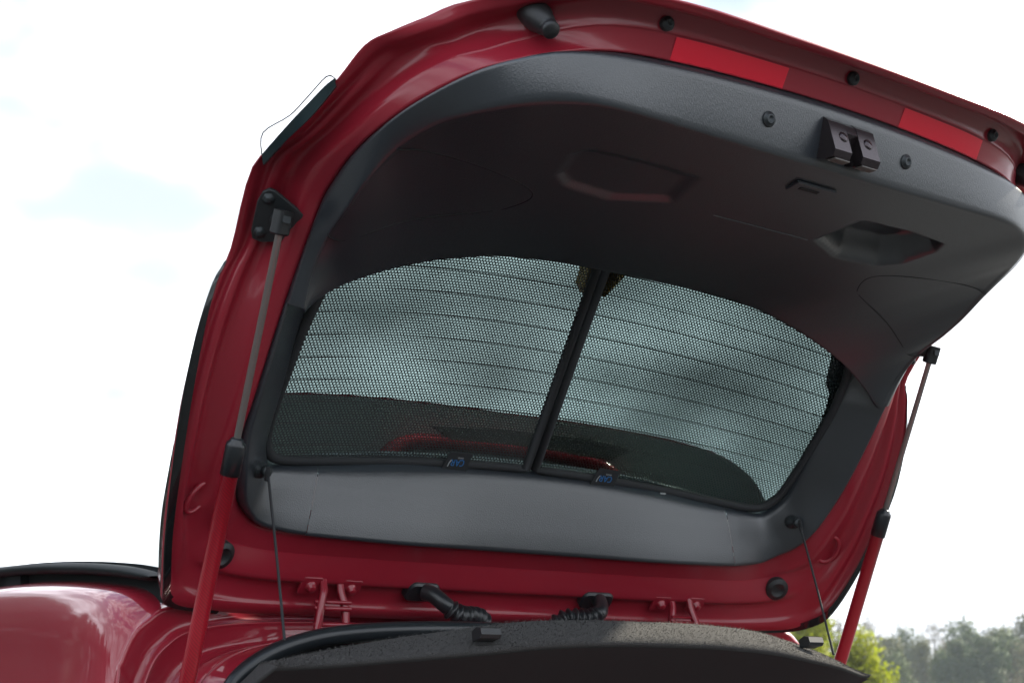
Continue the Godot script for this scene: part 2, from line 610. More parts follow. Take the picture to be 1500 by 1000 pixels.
func build_window(gate: Node3D) -> void:
	var st := SurfaceTool.new()
	st.begin(Mesh.PRIMITIVE_TRIANGLES)
	st.set_smooth_group(0)
	var W := 33
	var H := 17
	for face in 2:
		for j in H:
			for i in W:
				st.add_vertex(G(lerpf(-0.545, 0.545, i / (W - 1.0)), lerpf(-0.035, 0.49, j / (H - 1.0)), 0.0135 + 0.004 * face))
	for face in 2:
		for j in H - 1:
			for i in W - 1:
				var a := face * W * H + j * W + i
				for k in ([a, a + 1, a + W, a + 1, a + W + 1, a + W] if face == 1 else [a, a + W, a + 1, a + 1, a + W, a + W + 1]):
					st.add_index(k)
	var ring := []
	for i in W - 1: ring.append(i)
	for j in H - 1: ring.append(j * W + W - 1)
	for i in W - 1: ring.append(H * W - 1 - i)
	for j in H - 1: ring.append((H - 1 - j) * W)
	for k in ring.size():
		var a: int = ring[k]
		var b: int = ring[(k + 1) % ring.size()]
		for q in [a, b, a + W * H, b, b + W * H, a + W * H]:
			st.add_index(q)
	var o := put("rear_window", finish(st), M.glass, gate)
	tag(o, "tinted rear window pane")
	for k in 11:
		var pts := PackedVector3Array()
		for i in 25:
			pts.append(G(lerpf(-0.50, 0.50, i / 24.0), 0.02 + k * 0.036, 0.0125))
		put("heater_line", tube(pts, 0.0006, 5), M.wire, gate)
	# spoiler on the outside, seen through the pane
	var tip := [[0, .462, -1.905], [.12, .462, -1.904], [.25, .458, -1.900], [.36, .450, -1.896], [.45, .436, -1.888], [.51, .405, -1.875], [.54, .36, -1.865], [.555, .30, -1.86]]
	var foot := [[0, .150, -1.968], [.13, .150, -1.965], [.27, .150, -1.955], [.38, .150, -1.94], [.46, .15, -1.925], [.52, .15, -1.905], [.55, .155, -1.89], [.56, .165, -1.88]]
	var tp := arch_rev(tip)
	var ft := arch_rev(foot)
	var face := []
	for t in [0.0, 0.3, 0.6, 0.85, 0.97, 1.0]:
		face.append(moved(lerp_ring(ft, tp, t), Vector3(0, 0, -0.02 * sin(PI * t))))
	put("spoiler_underside", finish(loft(face)), M.spoiler, gate)
	var back := []
	for t in [1.0, 0.99, 0.8, 0.5, 0.2, 0.0]:
		back.append(moved(lerp_ring(ft, tp, t), Vector3(0, 0.004 * t, -0.006 - 0.045 * (1.0 - t))))
	put("spoiler", finish(loft(back)), M.paint, gate)
	var arc := []
	for q in [[-.235, .352], [-.222, .378], [-.19, .395], [-.14, .402], [-.05, .405], [.05, .405], [.14, .402], [.19, .395], [.222, .378], [.235, .352]]:
		arc.append(P(q[0], q[1], -1.905 + 0.0))
	var a0 := spline(arc, 4)
	var dark := []
	for q in [[629, 622], [740, 628], [860, 641], [924, 657], [897, 673], [780, 659], [662, 645]]:
		var v := at_z(q[0], q[1], -1.895)
		dark.append([v.x, v.y - EYE_H])
	put("spoiler_inset", plate(dark, P(0, 0, -1.897), Basis.IDENTITY, 0.004, 0.001), M.plastic, gate)
	put("brake_light", tube(a0, 0.013, 10), M.red_lens, gate)
	# cap of the wiper spindle, outside the pane
	var fr := Basis(Vector3.RIGHT, Vector3(0, 0.83, 0.557), Vector3(0, 0.557, -0.83))
	put("wiper_cap", plate([[-.036, .06], [-.033, -.015], [-.020, -.028], [.012, -.022], [.034, .012], [.036, .06]], G(0.024, 0.325, 0.016), fr, 0.03, 0.004), M.brown, gate)

func arch_rev(half: Array) -> PackedVector3Array:
	var h := half.duplicate()
	h.reverse()
	return arch(h)

func button(parent: Node, called: String, at: Vector3, axis: Vector3, r: float, hgt: float, m: Material, dome := 0.3) -> MeshInstance3D:
	return put(called, lathe([[0.0, hgt * 0.82], [r * 0.34, hgt * 0.82], [r * 0.36, hgt], [r * 0.6, hgt * 0.97], [r * 0.66, hgt * 0.7], [r * 0.94, hgt * 0.45], [r, hgt * dome], [r, -0.003]], at, axis, 28), m, parent)

func build_fittings(gate: Node3D) -> void:
	# reflective tapes either side of the latch, on the painted strip
	for side in [-1, 1]:
		var low := PackedVector3Array()
		var top := PackedVector3Array()
		for i in range(0, 15):
			var h := lerpf(0.106, 0.279, i / 14.0)
			var a: Array = latch_at(h, 0.035, side)
			var b: Array = latch_at(h, 0.365, side)
			low.append(a[0] + a[1] * 0.0012)
			top.append(b[0] + b[1] * 0.0012)
		var rows := []
		for t in [0.0, 0.25, 0.5, 0.75, 1.0]:
			rows.append(lerp_ring(low, top, t))
		put("reflector_tape", finish(loft(rows)), M.red_tape, gate)
	# screws in the latch face, the bolts along the rim
	for x in [-0.125, 0.125]:
		button(gate, "trim_screw", P(x, .692, -1.1625) + Vector3(0, -0.001, 0.0075), Vector3(0, -0.25, 1), 0.0100, 0.005, M.bolt)
	for x in [-0.296, 0.0, 0.296]:
		var a: Array = latch_at(absf(x), 0.52, -1 if x < 0 else 1)
		put("rim_bolt", lathe([[0, .0035], [.0026, .0035], [.0028, .0055], [.0052, .0055], [.0056, .003], [.0082, .0025], [.0088, .0015], [.0088, -.006]], a[0] + a[1] * 0.004, (a[1] + Vector3(0, 0.5, 0.6)).normalized(), 24), M.bolt, gate)
	# rubber stops that meet the body
	for side in [-1, 1]:
		var ax: Vector3 = Vector3(-0.02 * side, -0.73, 0.68).normalized()
		var at: Vector3 = at_x(786, 23, -0.44)
		if side > 0:
			at = mir(at)
		put("rubber_stop", lathe([[0, .036], [.009, .036], [.0105, .034], [.0105, .028], [.009, .026], [.0115, .024], [.0155, .006], [.0175, .001], [.0175, -.03]], at + ax * 0.006, ax, 26), M.plastic, gate)
		var fa := frame_at(0.525, 0.42, side)
		var nn: Vector3 = fa[1]
		var pl: Vector3 = fa[0] + nn * 0.003
		put("rubber_plug", lathe([[0, .0035], [.011, .0035], [.012, .005], [.0135, .005], [.0145, .0035], [.0195, .0035], [.0205, .002], [.0205, -.014]], pl, nn, 30), M.plastic, gate)
	# latch
	build_latch(gate)
	# covers in the lower trim: their joints are fine grooves, drawn as recessed cords of rubber
	for side in [1, -1]:
		var ln := [[.505, -1.346], [.452, -1.344], [.386, -1.353], [.331, -1.373], [.312, -1.395], [.325, -1.425], [.349, -1.442], [.442, -1.472], [.50, -1.492], [.525, -1.502]]
		var pts := []
		for q in ln:
			pts.append(panel_point(q[0] * side, q[1], 0.0003))
		# the joint goes on over the rounded edge on to the side of the trim and closes there
		for q in [[2.05, .985], [2.15, .80], [2.6, .66], [3.4, .60], [4.3, .60], [4.8, .66], [5.0, .82], [5.05, .985]]:
			var i := roundi(q[0] * 14.0)
			if side > 0:
				i = band_rd.size() - 1 - i
			pts.append(band_tb[i].lerp(band_rd[i], q[1]) + (Vector3(side, 0, 0) * 0.0 + Vector3(-0.2 * -side, -0.3, 0.5).normalized() * 0.0045))
		put("cover_joint", tube(spline(pts, 4, true), 0.0010, 6, true), M.black, gate)
	var rel := []
	for q in RELEASE:
		rel.append([q.x - 0.007, q.y + 1.2155])
	var fr := Basis(Vector3.RIGHT, Vector3(0, 0.124, 1).normalized(), Vector3(0, -1, 0.124).normalized())
	put("release_cover", plate(rel, panel_point(0.007, -1.2155, -0.001), fr, 0.0035, 0.001), M.grain, gate)
	put("release_slot", plate([[-.02, -.003], [.014, -.003], [.014, .003], [-.02, .003]], panel_point(0.004, -1.213, -0.0042), fr, 0.0015, 0.0004), M.black, gate)
	put("pocket_rim", tube(spline([panel_point(-0.06, -1.329, -0.0005), panel_point(0.03, -1.329, -0.0005), panel_point(0.12, -1.331, -0.0005)], 5), 0.0009, 6), M.grain, gate)
	# side blades of gloss black along the rim, from the lamp down round the hinge corner
	for side in [-1, 1]:
		var inn := PackedVector3Array()
		var outr := PackedVector3Array()
		var deep := PackedVector3Array()
		for i in range(roundi(4.6 * SUB), roundi(13.8 * SUB) + 1):
			var s := float(i) / SUB
			var w := 0.012 * smoothstep(13.8, 10.5, s) * lerpf(0.6, 1.0, smoothstep(4.6, 8.0, s)) + 0.001
			var dir := (ro[i] - tb[i]).normalized()
			var a := ro[i] + nrm[i] * 0.0015 - dir * w
			var b := ro[i] + nrm[i] * 0.0010 + dir * 0.0035
			var c := ro[i] - nrm[i] * 0.022 - dir * 0.012
			inn.append(mir(a) if side > 0 else a)
			outr.append(mir(b) if side > 0 else b)
			deep.append(mir(c) if side > 0 else c)
		var rows := [inn, lerp_ring(inn, outr, 0.5), lerp_ring(inn, outr, 0.9), outr, lerp_ring(outr, deep, 0.1), deep]
		put("side_blade", finish(loft(rows)), M.gloss, gate)
		build_lamp(gate, side)
		# pins that hold the cords of the parcel shelf
		var pin := P(0.500 * side, .301, -1.747)
		put("cord_pin", lathe([[0, .018], [.006, .018], [.008, .016], [.008, .012], [.0045, .010], [.0045, .004], [.011, .002], [.012, -.01]], pin - Vector3(-0.25 * side, -0.2, 0.9).normalized() * 0.012, Vector3(-0.25 * side, -0.2, 0.9), 20), M.bolt, gate)
		# pressed oval in the frame
		var a: Array = on_frame(8.6, 0.42, side)
		var oval := PackedVector3Array()
		var fo := frame_of(a[1], Vector3.UP)
		for k in 28:
			var an := TAU * k / 28
			oval.append(a[0] + fo * Vector3(cos(an) * 0.017 + sin(an) * 0.006, sin(an) * 0.024, 0.0))
		put("pressed_oval", tube(oval, 0.0035, 8, true), M.inner, gate)

func latch_at(h: float, t: float, side: int) -> Array:     # on the latch side of the frame, h from the middle
	for i in range(25 * SUB, 18 * SUB, -1):
		var a := on_frame(float(i - 1) / SUB, t, side)
		if absf(a[0].x) >= h:
			var b := on_frame(float(i) / SUB, t, side)
			var f: float = (h - absf(b[0].x)) / (absf(a[0].x) - absf(b[0].x))
			return [(b[0] as Vector3).lerp(a[0], f), (b[1] as Vector3).lerp(a[1], f).normalized()]
	return on_frame(20, t, side)

func station_of(h: float) -> float:        # the station of the latch side whose rim is h from the middle
	for i in range(25 * SUB, 20 * SUB, -1):
		if absf(tb[i].x) >= h:
			return float(i) / SUB - (absf(tb[i].x) - h) / maxf(absf(tb[i].x) - absf(tb[i + 1].x), 1e-4) * -0.0 / SUB
	return 20.0

func build_latch(gate: Node3D) -> void:
	# a wedge that leaves the latch face, cut by the slot for the striker
	var c := P(0.004, .691, -1.160)
	var st := SurfaceTool.new()
	st.begin(Mesh.PRIMITIVE_TRIANGLES)
	var fr := Basis(Vector3(0, 0.97, 0.24), Vector3(0, -0.24, 0.97), Vector3.RIGHT)     # x up the face, y out of it, z across
	# two cheeks and a bridge behind the slot
	plate_into(st, [[.024, -.006], [.027, .004], [.020, .016], [-.018, .035], [-.027, .032], [-.030, .018], [-.027, -.006]], c + Vector3(-0.040, 0, 0), fr, 0.032, 0.002)
	plate_into(st, [[.024, -.006], [.027, .004], [.020, .016], [-.018, .035], [-.027, .032], [-.030, .018], [-.027, -.006]], c + Vector3(0.010, 0, 0), fr, 0.034, 0.002)
	plate_into(st, [[.0235, -.006], [.0265, .004], [.0195, .0155], [.009, .021], [-.005, .014], [-.018, .006], [-.027, -.006]], c + Vector3(-0.009, 0, 0), fr, 0.020, 0.001)
	put("latch", finish(st), M.latch, gate)
	for x in [-0.036, 0.013]:
		put("latch_pad", plate([[0, 0], [.026, 0], [.026, .013], [0, .013]], c + Vector3(x, 0, 0) + fr * Vector3(-.0305, .020, 0), Basis(Vector3.RIGHT, fr * Vector3(0.18, 0.98, 0).normalized(), fr * Vector3(-0.98, 0.18, 0).normalized()), 0.0015, 0.0004), M.pad, gate)
	for x in [-0.019, 0.026]:
		put("latch_rivet", lathe([[0, .002], [.004, .002], [.006, .0012], [.0075, 0], [.0075, -.003]], c + Vector3(x, 0, 0) + fr * Vector3(.002, .0255, 0), fr * Vector3(0.46, 0.88, 0), 18), M.latch, gate)

func build_lamp(gate: Node3D, side: int) -> void:
	var low := [at_x(385, 242, -.641), at_x(403, 222, -.635), at_x(425, 200, -.629), at_x(455, 171, -.621), at_x(478, 144, -.614), at_x(492, 126, -.609)]
	var mid := [at_x(383, 226, -.647), at_x(402, 204, -.642), at_x(428, 175, -.635), at_x(452, 150, -.627), at_x(475, 126, -.620), at_x(490, 114, -.614)]
	var top := [at_x(383, 226, -.647), at_x(385, 194, -.647), at_x(424, 169, -.638), at_x(450, 142, -.631), at_x(478, 112, -.622), at_x(490, 114, -.614)]
	var lo := spline(low, 4)
	var mi := spline(mid, 4)
	var to := spline(top, 4)
	if side > 0:
		for k in lo.size():
			lo[k] = mir(lo[k])
			mi[k] = mir(mi[k])
			to[k] = mir(to[k])
	var back := Vector3(0.012 * -side, 0.010, -0.02)
	put("tail_lamp_housing", finish(loft([lo, lerp_ring(lo, mi, 0.5), mi])), M.lampdark, gate)
	put("tail_lamp_body", finish(loft([lo, moved(lo, back), moved(mi, back), mi])), M.plastic, gate)
	var deep := Vector3(0.0, 0.012, -0.03)
	put("tail_lamp_lens", finish(loft([mi, lerp_ring(mi, to, 0.6), to, moved(to, deep * 0.3), moved(to, deep)])), M.lens, gate)
	put("tail_lamp_edge", tube(to, 0.0008, 6), M.wire, gate)

# ---------------------------------------------------------------- struts, hinges, cable gaiters
func build_strut(car: Node3D, side: int) -> void:
	var top := P(0.600 * side, .575, -1.512)
	var ball := P(0.600 * side, .570, -1.514)
	var s_t := P(0.594 * side, .318, -1.631)
	var dir := (s_t - top).normalized()
	var s_b := s_t + dir * 0.047
	var foot := s_b + dir * 0.42
	var st := holder("gas_strut", car)
	tag(st, "gas strut with bare rod and red carbon-look cylinder")
	put("rod", tube(PackedVector3Array([ball + dir * 0.012, s_t + dir * 0.004]), 0.0046, 16), M.steel, st)
	put("sleeve", lathe([[0, -.001], [.006, -.001], [.0085, .001], [.0088, .003], [.0118, .0055], [.0126, .009], [.0126, .047], [.011, .0475]], s_t, dir, 28), M.rubber, st)
	put("cylinder", tube(PackedVector3Array([s_b - dir * 0.004, s_b + dir * 0.2, foot]), 0.0108, 28), M.strut, st)
	# socket on the ball stud
	var fr := frame_of(dir, Vector3(side, 0, 0.4))
	put("end_socket", plate(round_rect(0.019, 0.021, 0.005), ball - dir * 0.012, fr, 0.030, 0.002), M.plastic, st)
	var a: Array = on_frame(14.0, 0.50, side)
	var nrmv: Vector3 = a[1]
	var stud := (ball - (a[0] as Vector3))
	put("ball_stud", tube(PackedVector3Array([a[0] - stud * 0.1, a[0] + stud * 0.35, ball]), [0.024, 0.013, 0.007], 18), M.plastic, st)
	put("spring_clip", plate(round_rect(0.011, 0.009, 0.0015), ball + Vector3(-0.1 * side, -0.2, 1).normalized() * 0.0115 - Vector3(0, 0, 0.001), frame_of(Vector3(-0.1 * side, -0.2, 1)), 0.0018, 0.0004), M.bolt, st)
	# mounting plate with two bolts
	var fp := frame_of(nrmv, Vector3.UP)
	var centre: Vector3 = a[0] + nrmv * 0.018
	if side < 0:
		pass
	var sgn := 1.0 if fp.x.x * side > 0 else -1.0
	var ol := []
	for q in [[-.030, .006], [-.026, -.022], [-.020, -.028], [.012, -.029], [.022, -.024], [.025, -.014], [.024, .022], [.020, .034], [.013, .038], [.006, .035]]:
		ol.append([(q[0] * 1.12 - q[1] * 0.28 - 0.001) * sgn, q[1] * 1.12 + 0.010])
	if sgn < 0:
		ol.reverse()
	put("mount_plate", plate(ol, centre - nrmv * 0.002, fp, 0.005, 0.001), M.bolt, st)
	for q in [[.012, .026], [.015, -.016]]:
		put("mount_bolt", lathe([[0, .0055], [.0045, .0055], [.005, .005], [.005, .002], [.0085, .0012], [.0085, -.001]], centre + nrmv * 0.003 + fp * Vector3((q[0] * 1.1 - q[1] * 0.28 - 0.001) * sgn, q[1] * 1.12 + 0.010, 0), nrmv, 6), M.bolt, st)

func build_hinge(car: Node3D, side: int) -> void:
	var hg := holder("hinge", car)
	tag(hg, "painted hinge bracket holding the tailgate to the roof edge")
	var base_z := -1.9
	for x in [0.368, 0.298]:
		var fa := frame_at(x, 0.58, side)
		var fr := frame_of(fa[1])
		var o: Vector3 = fa[0] + fa[1] * 0.002
		base_z = o.z
		put("hinge_tab", plate(round_rect(0.034, 0.030, 0.004), o, fr, 0.004, 0.0008), M.paint, hg)
		put("hinge_bolt", lathe([[0, .009], [.0055, .009], [.006, .0085], [.006, .003], [.0085, .002], [.0085, -.001]], o + fa[1] * 0.004, fa[1], 18), M.paint, hg)
		var inner := 0.350 if x > 0.33 else 0.318
		var leg := PackedVector3Array([Vector3(inner * side, o.y + 0.014, o.z + 0.004), Vector3(inner * side, o.y - 0.008, o.z + 0.010), Vector3(inner * side * (1.02 if x > 0.33 else 0.98), o.y - 0.032, o.z + 0.014), Vector3(inner * side * (1.03 if x > 0.33 else 0.97), o.y - 0.075, o.z + 0.012)])
		var a := moved(leg, Vector3(0.002 * side, 0.0, 0.0))
		var w := PackedFloat32Array([.003, .004, .005, .005])
		var r1 := PackedVector3Array()
		var r2 := PackedVector3Array()
		var r3 := PackedVector3Array()
		var r4 := PackedVector3Array()
		for i in leg.size():
			r1.append(leg[i] + Vector3(-.0048, 0, w[i]))
			r2.append(leg[i] + Vector3(.0048, 0, w[i]))
			r3.append(leg[i] + Vector3(.0048, 0, -w[i]))
			r4.append(leg[i] + Vector3(-.0048, 0, -w[i]))
		put("hinge_leg", finish(loft([r1, r2, r3, r4, r1])), M.paint, hg)
	for q in [[.131, .0035], [.108, .0035], [.140, .0028]]:
		put("hinge_pin", tube(PackedVector3Array([Vector3(.306 * side, q[0] + EYE_H, base_z + 0.020), Vector3(.364 * side, q[0] + EYE_H, base_z + 0.020)]), q[1], 12), M.paint, hg)

func build_gaiter(car: Node3D, side: int) -> void:
	var g := holder("cable_gaiter", car)
	tag(g, "black ribbed rubber cable gaiter between tailgate and roof")
	var c := P(-0.166, .155, -1.905)
	var path := [P(-.166, .150, -1.900), P(-.158, .147, -1.885), P(-.146, .136, -1.872), P(-.128, .126, -1.868), P(-.108, .124, -1.870), P(-.088, .127, -1.874), P(-.070, .124, -1.880), P(-.055, .108, -1.89), P(-.045, .08, -1.90)]
	if side > 0:
		c = P(0.172, .158, -1.905)
		path = [P(.176, .150, -1.900), P(.168, .143, -1.885), P(.156, .134, -1.872), P(.138, .128, -1.868), P(.118, .128, -1.870), P(.098, .131, -1.874), P(.080, .126, -1.880), P(.065, .108, -1.89), P(.055, .08, -1.90)]
	var fa := frame_at(absf(c.x), 0.58, side)
	var fr := frame_of(fa[1])
	put("gaiter_flange", plate(round_rect(0.060, 0.034, 0.012), fa[0] - fa[1] * 0.004, fr, 0.014, 0.003), M.rubber, g)
	var slide: Vector3 = fa[0] + fa[1] * 0.006 - path[0]
	for i in path.size():
		path[i] += slide * clampf(1.0 - i * 0.18, 0.0, 1.0) + Vector3(0, 0, 0.008)
	var fine := spline(path, 22)
	var rad := []
	for i in fine.size():
		var s := float(i) / 22.0
		var rr := 0.0125
		if s > 2.4 and s < 6.4:
			rr = 0.0105 + 0.0055 * (0.5 + 0.5 * sin(s * 2.0 * TAU))
		rad.append(rr)
	put("gaiter_tube", tube(fine, rad, 20), M.rubber, g)

# ---------------------------------------------------------------- body of the car
var OB := [[0,.150,-1.985],[.16,.149,-1.98],[.3,.146,-1.962],[.42,.142,-1.93],[.51,.135,-1.90],[.577,.122,-1.872],[.603,.105,-1.866],[.622,.087,-1.864],[.636,.050,-1.868],[.643,.022,-1.862],[.665,-.15,-1.80],[.705,-.40,-1.72],[.745,-.62,-1.62],[.765,-1.0,-1.55]]
var GF := [[0,.085,-1.955],[.16,.085,-1.95],[.29,.083,-1.93],[.40,.078,-1.90],[.475,.070,-1.895],[.520,.058,-1.888],[.545,.042,-1.885],[.562,.020,-1.883],[.573,-.01,-1.880],[.580,-.05,-1.872],[.60,-.17,-1.82],[.63,-.40,-1.74],[.66,-.62,-1.64],[.66,-.75,-1.62]]
var SF := [[0,.102,-1.79],[.16,.102,-1.785],[.28,.098,-1.778],[.37,.090,-1.78],[.425,.078,-1.786],[.465,.062,-1.792],[.495,.042,-1.797],[.515,.020,-1.80],[.528,-.01,-1.80],[.536,-.05,-1.797],[.555,-.17,-1.76],[.58,-.40,-1.70],[.60,-.62,-1.65],[.60,-.70,-1.64]]
var Z20 := [[0,.178,-2.10],[.16,.178,-2.10],[.3,.176,-2.08],[.42,.172,-2.06],[.52,.168,-2.03],[.600,.160,-2.0],[.636,.150,-1.99],[.650,.126,-1.98],[.658,.092,-1.98],[.664,.025,-1.98],[.69,-.15,-1.98],[.75,-.38,-1.98],[.84,-.62,-1.98],[.85,-1.0,-1.98]]
var Z25 := [[0,.212,-2.5],[.16,.212,-2.5],[.3,.210,-2.5],[.42,.206,-2.5],[.52,.202,-2.5],[.600,.196,-2.5],[.640,.184,-2.5],[.655,.160,-2.5],[.664,.118,-2.5],[.671,.040,-2.5],[.71,-.15,-2.5],[.83,-.36,-2.5],[.88,-.62,-2.5],[.88,-1.0,-2.5]]
var Z33 := [[0,.222,-3.3],[.16,.222,-3.3],[.3,.220,-3.3],[.42,.216,-3.3],[.52,.210,-3.3],[.600,.200,-3.3],[.645,.185,-3.3],[.668,.160,-3.3],[.682,.110,-3.3],[.695,.030,-3.3],[.765,-.15,-3.3],[.85,-.36,-3.3],[.90,-.62,-3.3],[.90,-1.0,-3.3]]
var Z40 := [[0,.15,-3.95],[.16,.15,-3.95],[.3,.148,-3.95],[.42,.145,-3.95],[.5,.138,-3.95],[.58,.128,-3.95],[.625,.112,-3.95],[.66,.08,-3.95],[.69,.04,-3.95],[.715,-.02,-3.95],[.765,-.17,-3.95],[.85,-.36,-3.95],[.89,-.62,-3.95],[.89,-1.0,-3.95]]
var Z48 := [[0,-.24,-4.75],[.16,-.24,-4.75],[.3,-.245,-4.75],[.42,-.25,-4.75],[.52,-.26,-4.75],[.62,-.27,-4.75],[.70,-.285,-4.75],[.75,-.30,-4.75],[.78,-.32,-4.75],[.80,-.34,-4.75],[.82,-.37,-4.75],[.86,-.42,-4.75],[.88,-.62,-4.75],[.88,-1.0,-4.75]]
var Z56 := [[0,-.42,-5.65],[.16,-.42,-5.65],[.3,-.43,-5.63],[.42,-.44,-5.6],[.52,-.45,-5.57],[.60,-.46,-5.54],[.66,-.48,-5.5],[.70,-.50,-5.47],[.73,-.52,-5.44],[.75,-.54,-5.42],[.76,-.58,-5.4],[.77,-.65,-5.4],[.77,-.78,-5.4],[.76,-1.0,-5.4]]

func build_body(car: Node3D) -> void:
	var rev := func(h): return arch_rev(h)
	var ob: PackedVector3Array = rev.call(OB)
	var gf: PackedVector3Array = rev.call(GF)
	var sf: PackedVector3Array = rev.call(SF)
	var stations := []
	for h in [OB, Z20, Z25, Z33, Z40, Z48, Z56]:
		stations.append(rev.call(h))
	var fine := []
	var edge := PackedVector3Array()          # a rolled edge round the opening
	for i in ob.size():
		edge.append(ob[i].lerp(stations[1][i], 0.02) + (ob[i] - gf[i]).normalized() * 0.004)
	for k in stations.size() - 1:
		var nsub := 8
		for j in nsub:
			var r := PackedVector3Array()
			for i in ob.size():
				r.append(cr(stations[maxi(k - 1, 0)][i], stations[k][i], stations[k + 1][i], stations[mini(k + 2, stations.size() - 1)][i], j / float(nsub)))
			fine.append(r)
	fine.append(stations[-1])
	fine[0] = edge
	var nose := PackedVector3Array()
	for v in stations[-1]:
		nose.append(Vector3(v.x * 0.9, EYE_H - 1.02, -5.3))
	fine.append(nose)
	put("body_shell", finish(loft(fine)), M.paint, car)
	# the opening: rolled edge, channel, flange
	var rows := [edge, ob]
	for q in [[.12, -.004], [.3, -.010], [.42, -.004], [.5, .004], [.56, .000], [.8, -.008], [.92, -.006]]:
		var r := lerp_ring(ob, gf, q[0])
		for i in r.size():
			r[i] += Vector3(0, q[1] * 0.5, q[1])
		rows.append(r)
	rows.append(gf)
	for q in [[.12, -.004], [.25, .004], [.45, .006], [.5, .003], [.7, .002], [1.0, 0.0]]:
		var r := lerp_ring(gf, sf, q[0])
		for i in r.size():
			r[i] += Vector3(0, q[1] * 0.6, q[1])
		rows.append(r)
	var fine2 := []
	for k in rows.size() - 1:
		for j in 3:
			var r := PackedVector3Array()
			for i in ob.size():
				r.append(cr(rows[maxi(k - 1, 0)][i], rows[k][i], rows[k + 1][i], rows[mini(k + 2, rows.size() - 1)][i], j / 3.0))
			fine2.append(r)
	fine2.append(rows[-1])
	put("opening_frame", finish(loft(fine2)), M.paint, car)
	put("door_seal", tube(moved(sf, Vector3(0, 0.0, 0.008)), 0.0125, 14), M.rubber, car)
	var sf2 := PackedVector3Array()
	for v in sf:
		sf2.append(Vector3(v.x * 0.985, v.y - 0.006, v.z - 0.012))
	put("seal_lip", tube(moved(sf2, Vector3(0, 0, 0.012)), 0.007, 10), M.rubber, car)
	# lining of the boot and cabin
	var far := PackedVector3Array()
	var midr := PackedVector3Array()
	for v in sf:
		midr.append(Vector3(v.x * 0.96, v.y - 0.01, v.z - 0.05))
		far.append(Vector3(v.x * 0.98, v.y + 0.02, -3.7))
	put("cabin_lining", finish(loft([sf, midr, lerp_ring(midr, far, 0.4), far])), M.lining, car)
	put("cabin_front", plate([[-.66, -.75], [.66, -.75], [.6, .12], [-.6, .12]], P(0, 0, -3.72), Basis.IDENTITY, 0.02, 0.002), M.fabric, car)
	put("boot_floor", plate([[-.62, 1.60], [.62, 1.60], [.66, 3.7], [-.66, 3.7]], P(0, -.68, 0), Basis(Vector3.RIGHT, Vector3(0, 0, -1), Vector3(0, 1, 0)), 0.03, 0.002), M.carpet, car)
	put("seat_back", plate([[-.62, -.70], [.62, -.70], [.60, -.15], [-.60, -.15]], P(0, 0, -2.52), Basis(Vector3.RIGHT, Vector3(0, 0.97, -0.2).normalized(), Vector3(0, 0.2, 0.97).normalized()), 0.12, 0.03), M.fabric, car)
	put("rear_bumper", bumper(), M.paint, car)
	put("floor_pan", plate([[-.78, 1.5], [.78, 1.5], [.78, 5.4], [-.78, 5.4]], P(0, -1.04, 0), Basis(Vector3.RIGHT, Vector3(0, 0, -1), Vector3(0, 1, 0)), 0.04, 0.004), M.black, car)
	# side windows, roof rails, wheels
	for side in [-1, 1]:
		var w := []
		for q in [[.711, .020, -2.72], [.7165, -.02, -2.70], [.752, -.13, -2.66], [.790, -.235, -2.64]]:
			var row := PackedVector3Array()
			for k in 9:
				var t := k / 8.0
				row.append(P((q[0] + 0.012 * t + 0.006) * side, q[1] + 0.004 * t, q[2] - 1.1 * t))
			w.append(row)
		put("side_window", finish(loft(w)), M.gloss, car)
		build_rail(car, side)
		for z in [-2.25, -4.75]:
			var wh := holder("wheel", car)
			var c := Vector3(0.80 * side, 0.325, z)
			put("tyre", lathe([[.215, -.10], [.29, -.105], [.318, -.09], [.325, -.06], [.325, .06], [.318, .09], [.29, .105], [.215, .10]], c, Vector3(side, 0, 0), 40), M.tyre, wh)
			put("rim", lathe([[.0, .06], [.05, .065], [.06, .05], [.19, .07], [.212, .095], [.218, .09], [.218, -.09]], c, Vector3(side, 0, 0), 30), M.rim, wh)

func bumper() -> ArrayMesh:
	var rows := []
	for q in [[-.66, -1.66], [-.61, -1.60], [-.60, -1.50], [-.63, -1.43], [-.72, -1.40], [-.88, -1.40], [-1.0, -1.44], [-1.05, -1.56], [-1.05, -1.75]]:
		var r := PackedVector3Array()
		for k in 33:
			var u := k / 16.0 - 1.0
			var b := pow(absf(u), 4.0)
			r.append(P(u * 0.80, q[0], q[1] - 0.22 * b))
		rows.append(r)
	return finish(loft(rows))

func build_rail(car: Node3D, side: int) -> void:
	var rl := holder("roof_rail", car)
	tag(rl, "black roof rail along the roof edge")
	# the bar rises out of the roof at either end; section 30 mm wide, 26 mm high
	var mid := [[-1.86, .163, .002], [-1.90, .168, .007], [-2.0, .181, .0085], [-2.2, .200, .009], [-2.5, .220, .009], [-2.9, .233, .009], [-3.3, .233, .009], [-3.6, .205, .009]]
	var rows := []
	for k in 13:
		var a := TAU * k / 12
		var r := []
		for q in mid:
			r.append(P((0.598 - 0.004 * (q[0] + 2.5)) * side + cos(a) * 0.017, q[1] + sin(a) * q[2], q[0]))
		rows.append(spline(r, 4))
	put("rail_bar", finish(loft(rows)), M.rail, rl)
	for z in [-2.56, -3.3]:
		var y: float = {-2.56: .197, -3.3: .205}[z]
		put("rail_foot", plate([[-.05, -.008], [.05, -.008], [.035, .03], [-.035, .03]], P(0.586 * side - 0.011, y, z), Basis(Vector3(0, 0, -1), Vector3.UP, Vector3.RIGHT), 0.022, 0.003), M.rail, rl)
	var skirt := []
	for dy in [0.012, -0.035]:
		var r := []
		for q in mid:
			r.append(P(0.582 * side, q[1] + dy, q[0]))
		skirt.append(spline(r, 4))
	put("rail_skirt", finish(loft(skirt)), M.rail, rl)

